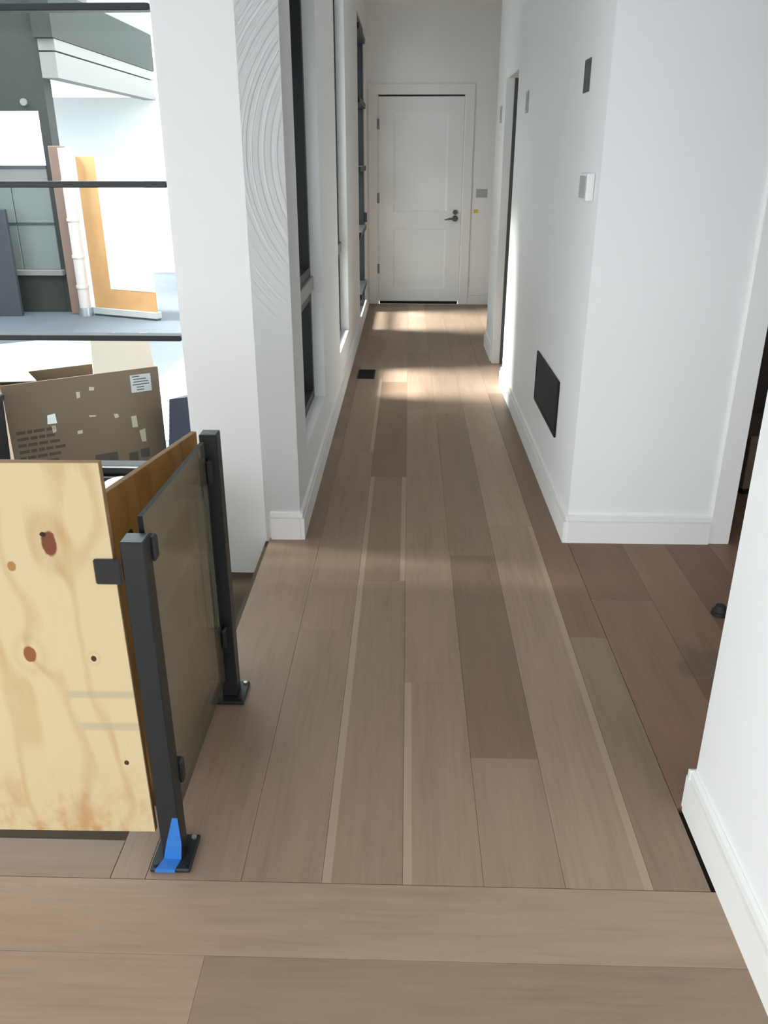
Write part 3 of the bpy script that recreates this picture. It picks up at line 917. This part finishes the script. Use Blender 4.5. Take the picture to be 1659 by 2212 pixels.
# navy tarp heap between box and pillar
r = thing('navy_bin', (-1.10, 4.33, GZ + 0.0008), 'dark navy bin between the cardboard box and the pillar', 'bin', rz=0.12)
bm = bmesh.new()
vb = [bm.verts.new(p) for p in ((-0.21, -0.14, 0), (0.25, -0.14, 0), (0.25, 0.14, 0), (-0.17, 0.14, 0))]
vt = [bm.verts.new(p) for p in ((-0.165, -0.13, 0.455), (0.24, -0.13, 0.495), (0.22, 0.13, 0.45), (-0.10, 0.13, 0.41))]
bm.faces.new(vb); bm.faces.new(vt)
for i in range(4): bm.faces.new([vb[i], vb[(i + 1) % 4], vt[(i + 1) % 4], vt[i]])
obj('bin_body', bm, M['navy'], r)
boxes('bin_rim', [(-0.172, 0.240, -0.136, -0.128, 0.36, 0.38)], M['navy'], r)
boxes('bin_rim', [(-0.13, 0.222, 0.128, 0.136, 0.34, 0.36)], M['navy'], r)
# white ribbed sheet standing in for sun-bright paving boards
r = thing('ribbed_sheet', (-1.35, 6.1, GZ + 0.0008), 'white ribbed sheet lying on the paving right of the cardboard box', 'sheet')
boxes('sheet', [(-0.62, 0.62, -1.25, 1.25, 0.0, 0.012)], M['white_sheet'], r)  # stands in for the bright paving
for i in range(22):
    y = -1.2 + i * 0.113
    boxes('rib', [(-0.62, 0.62, y, y + 0.02, 0.012, 0.024)], M['white_sheet'], r)

# far wing: grey wall facing us, window, panels, fascia
WY = 9.5
wl = boxes('wall_courtyard', [(-8, -3.80, WY, WY + 0.2, 1.965, 3.4), (-8, -5.6, WY, WY + 0.2, GZ, 1.965), (-3.90, -3.80, WY, WY + 0.2, GZ, 1.965)], M['siding'])
tag(wl, 'dark grey wall of the wing across the courtyard', 'wall', kind='structure')
r = thing('window_5', (-4.75, WY, GZ), 'bright window of the grey wing across the courtyard', 'window', kind='structure')
wpart('pane', r, [(-5.6, -3.90, WY + 0.08, WY + 0.086, 1.43, 1.965)], M['glass'])
wpart('sill_band', r, [(-5.6, -3.90, WY - 0.02, WY + 0.1, 1.255, 1.40)], M['warm_white'], 0.004)
wpart('crossbar', r, [(-5.6, -3.90, WY - 0.03, WY + 0.1, 1.40, 1.43)], M['charcoal'])
for i, (za, zb) in enumerate(((0.35, 0.83), (0.845, 1.255))):
    for j in range(4):
        xa = -5.6 + j * 0.425
        wpart('wall_panel', r, [(xa + 0.004, xa + 0.421, WY, WY + 0.06, za, zb - 0.004)], M['siding_green'], 0.004)
wpart('crossbar', r, [(-5.6, -3.90, WY - 0.01, WY + 0.05, 0.826, 0.845)], M['charcoal'])
wpart('ledge', r, [(-5.6, -3.86, WY - 0.08, WY + 0.06, 0.29, 0.35)], M['warm_white'], 0.006)
wpart('base_panel', r, [(-5.6, -3.90, WY - 0.005, WY + 0.05, GZ, 0.29)], M['siding'])
# fascia and pale eave boards running away along the wing
o = boxes('beam_fascia', [(-3.80, -3.60, WY - 0.1, 13.0, 2.62, 3.07)], M['siding'])
tag(o, 'dark grey eave beam running back over the courtyard', 'beam', kind='structure')
o = boxes('trim_eave', [(-3.78, -3.61, WY - 0.05, 13.0, 2.51, 2.615), (-3.78, -3.615, WY - 0.05, 13.0, 2.26, 2.495)], M['warm_white'])
tag(o, 'pale boards under the dark eave beam', 'trim', kind='structure')
o = boxes('wall_upper', [(-6.5, -3.62, 10.6, 13.0, 3.07, 3.9)], M['warm_white'])
tag(o, 'pale upper wall above the dark eave beam', 'wall', kind='structure')
o = boxes('wall_far', [(-5.2, -0.9, 13.02, 13.2, GZ, 2.3)], M['white_sheet'])
tag(o, 'white glaring wall at the back of the courtyard', 'wall', kind='structure')
bm = bmesh.new()
cyl(bm, (-4.03, WY - 0.03, 2.04), (-4.03, WY - 0.001, 2.04), 0.035, 20)
o = obj('wall_light', bm, M['warm_white'])
tag(o, 'small round pale light on the grey wing wall', 'light')
# corner post, pipes, plywood door leaf
o = boxes('corner_post', [(-3.795, -3.66, WY - 0.15, WY - 0.02, GZ, 1.62)], M['brown_post'], bev=0.006)
tag(o, 'brown corner post beside the white downpipe', 'post')


def downpipe(x, y, z1, label, rad=0.055):
    r = thing('downpipe', (x, y, GZ), label, 'pipe')
    bm = bmesh.new(); cyl(bm, (0, 0, 0.09), (0, 0, z1), rad, 24)
    obj('pipe', bm, M['down'], r, smooth=False)
    for z in (0.30, 0.62, 1.0, 1.38):
        if z < z1:
            bm = bmesh.new(); cyl(bm, (0, 0, z), (0, 0, z + 0.03), rad + 0.009, 24)
            obj('collar', bm, M['down'], r)
    bm = bmesh.new(); cyl(bm, (0, 0, 0), (0, 0, 0.09), rad + 0.018, 24)
    obj('foot', bm, M['chrome'], r)


downpipe(-3.60, 9.28, 1.72, 'white downpipe beside the orange plywood panel', 0.062)
downpipe(-4.62, 9.15, 1.0, 'white downpipe at the left edge by the charcoal panel', 0.05)
ra = math.atan2(-0.34, 0.82)
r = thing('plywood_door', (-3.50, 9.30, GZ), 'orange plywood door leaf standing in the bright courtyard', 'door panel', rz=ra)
boxes('leaf', [(0, 0.86, 0, 0.012, 0.09, 1.64)], M['orange'], r, 0.003)
boxes('bottom_rail', [(-0.01, 0.87, -0.03, 0.06, 0.02, 0.09)], M['grey_plate'], r, 0.004)
boxes('glide', [(0.0, 0.86, -0.02, 0.05, 0.0, 0.02)], M['charcoal'], r)
boxes('paper_sheet', [(0.26, 0.864, -0.003, -0.001, 0.30, 1.645)], M['white_sheet'], r)  # white panel stands in for the overexposed part of the leaf
o = boxes('charcoal_panel', [(-4.56, -4.30, 9.2, 9.26, GZ, 1.0)], M['charcoal'], bev=0.004)
tag(o, 'charcoal panel leaning by the grey wing', 'panel')
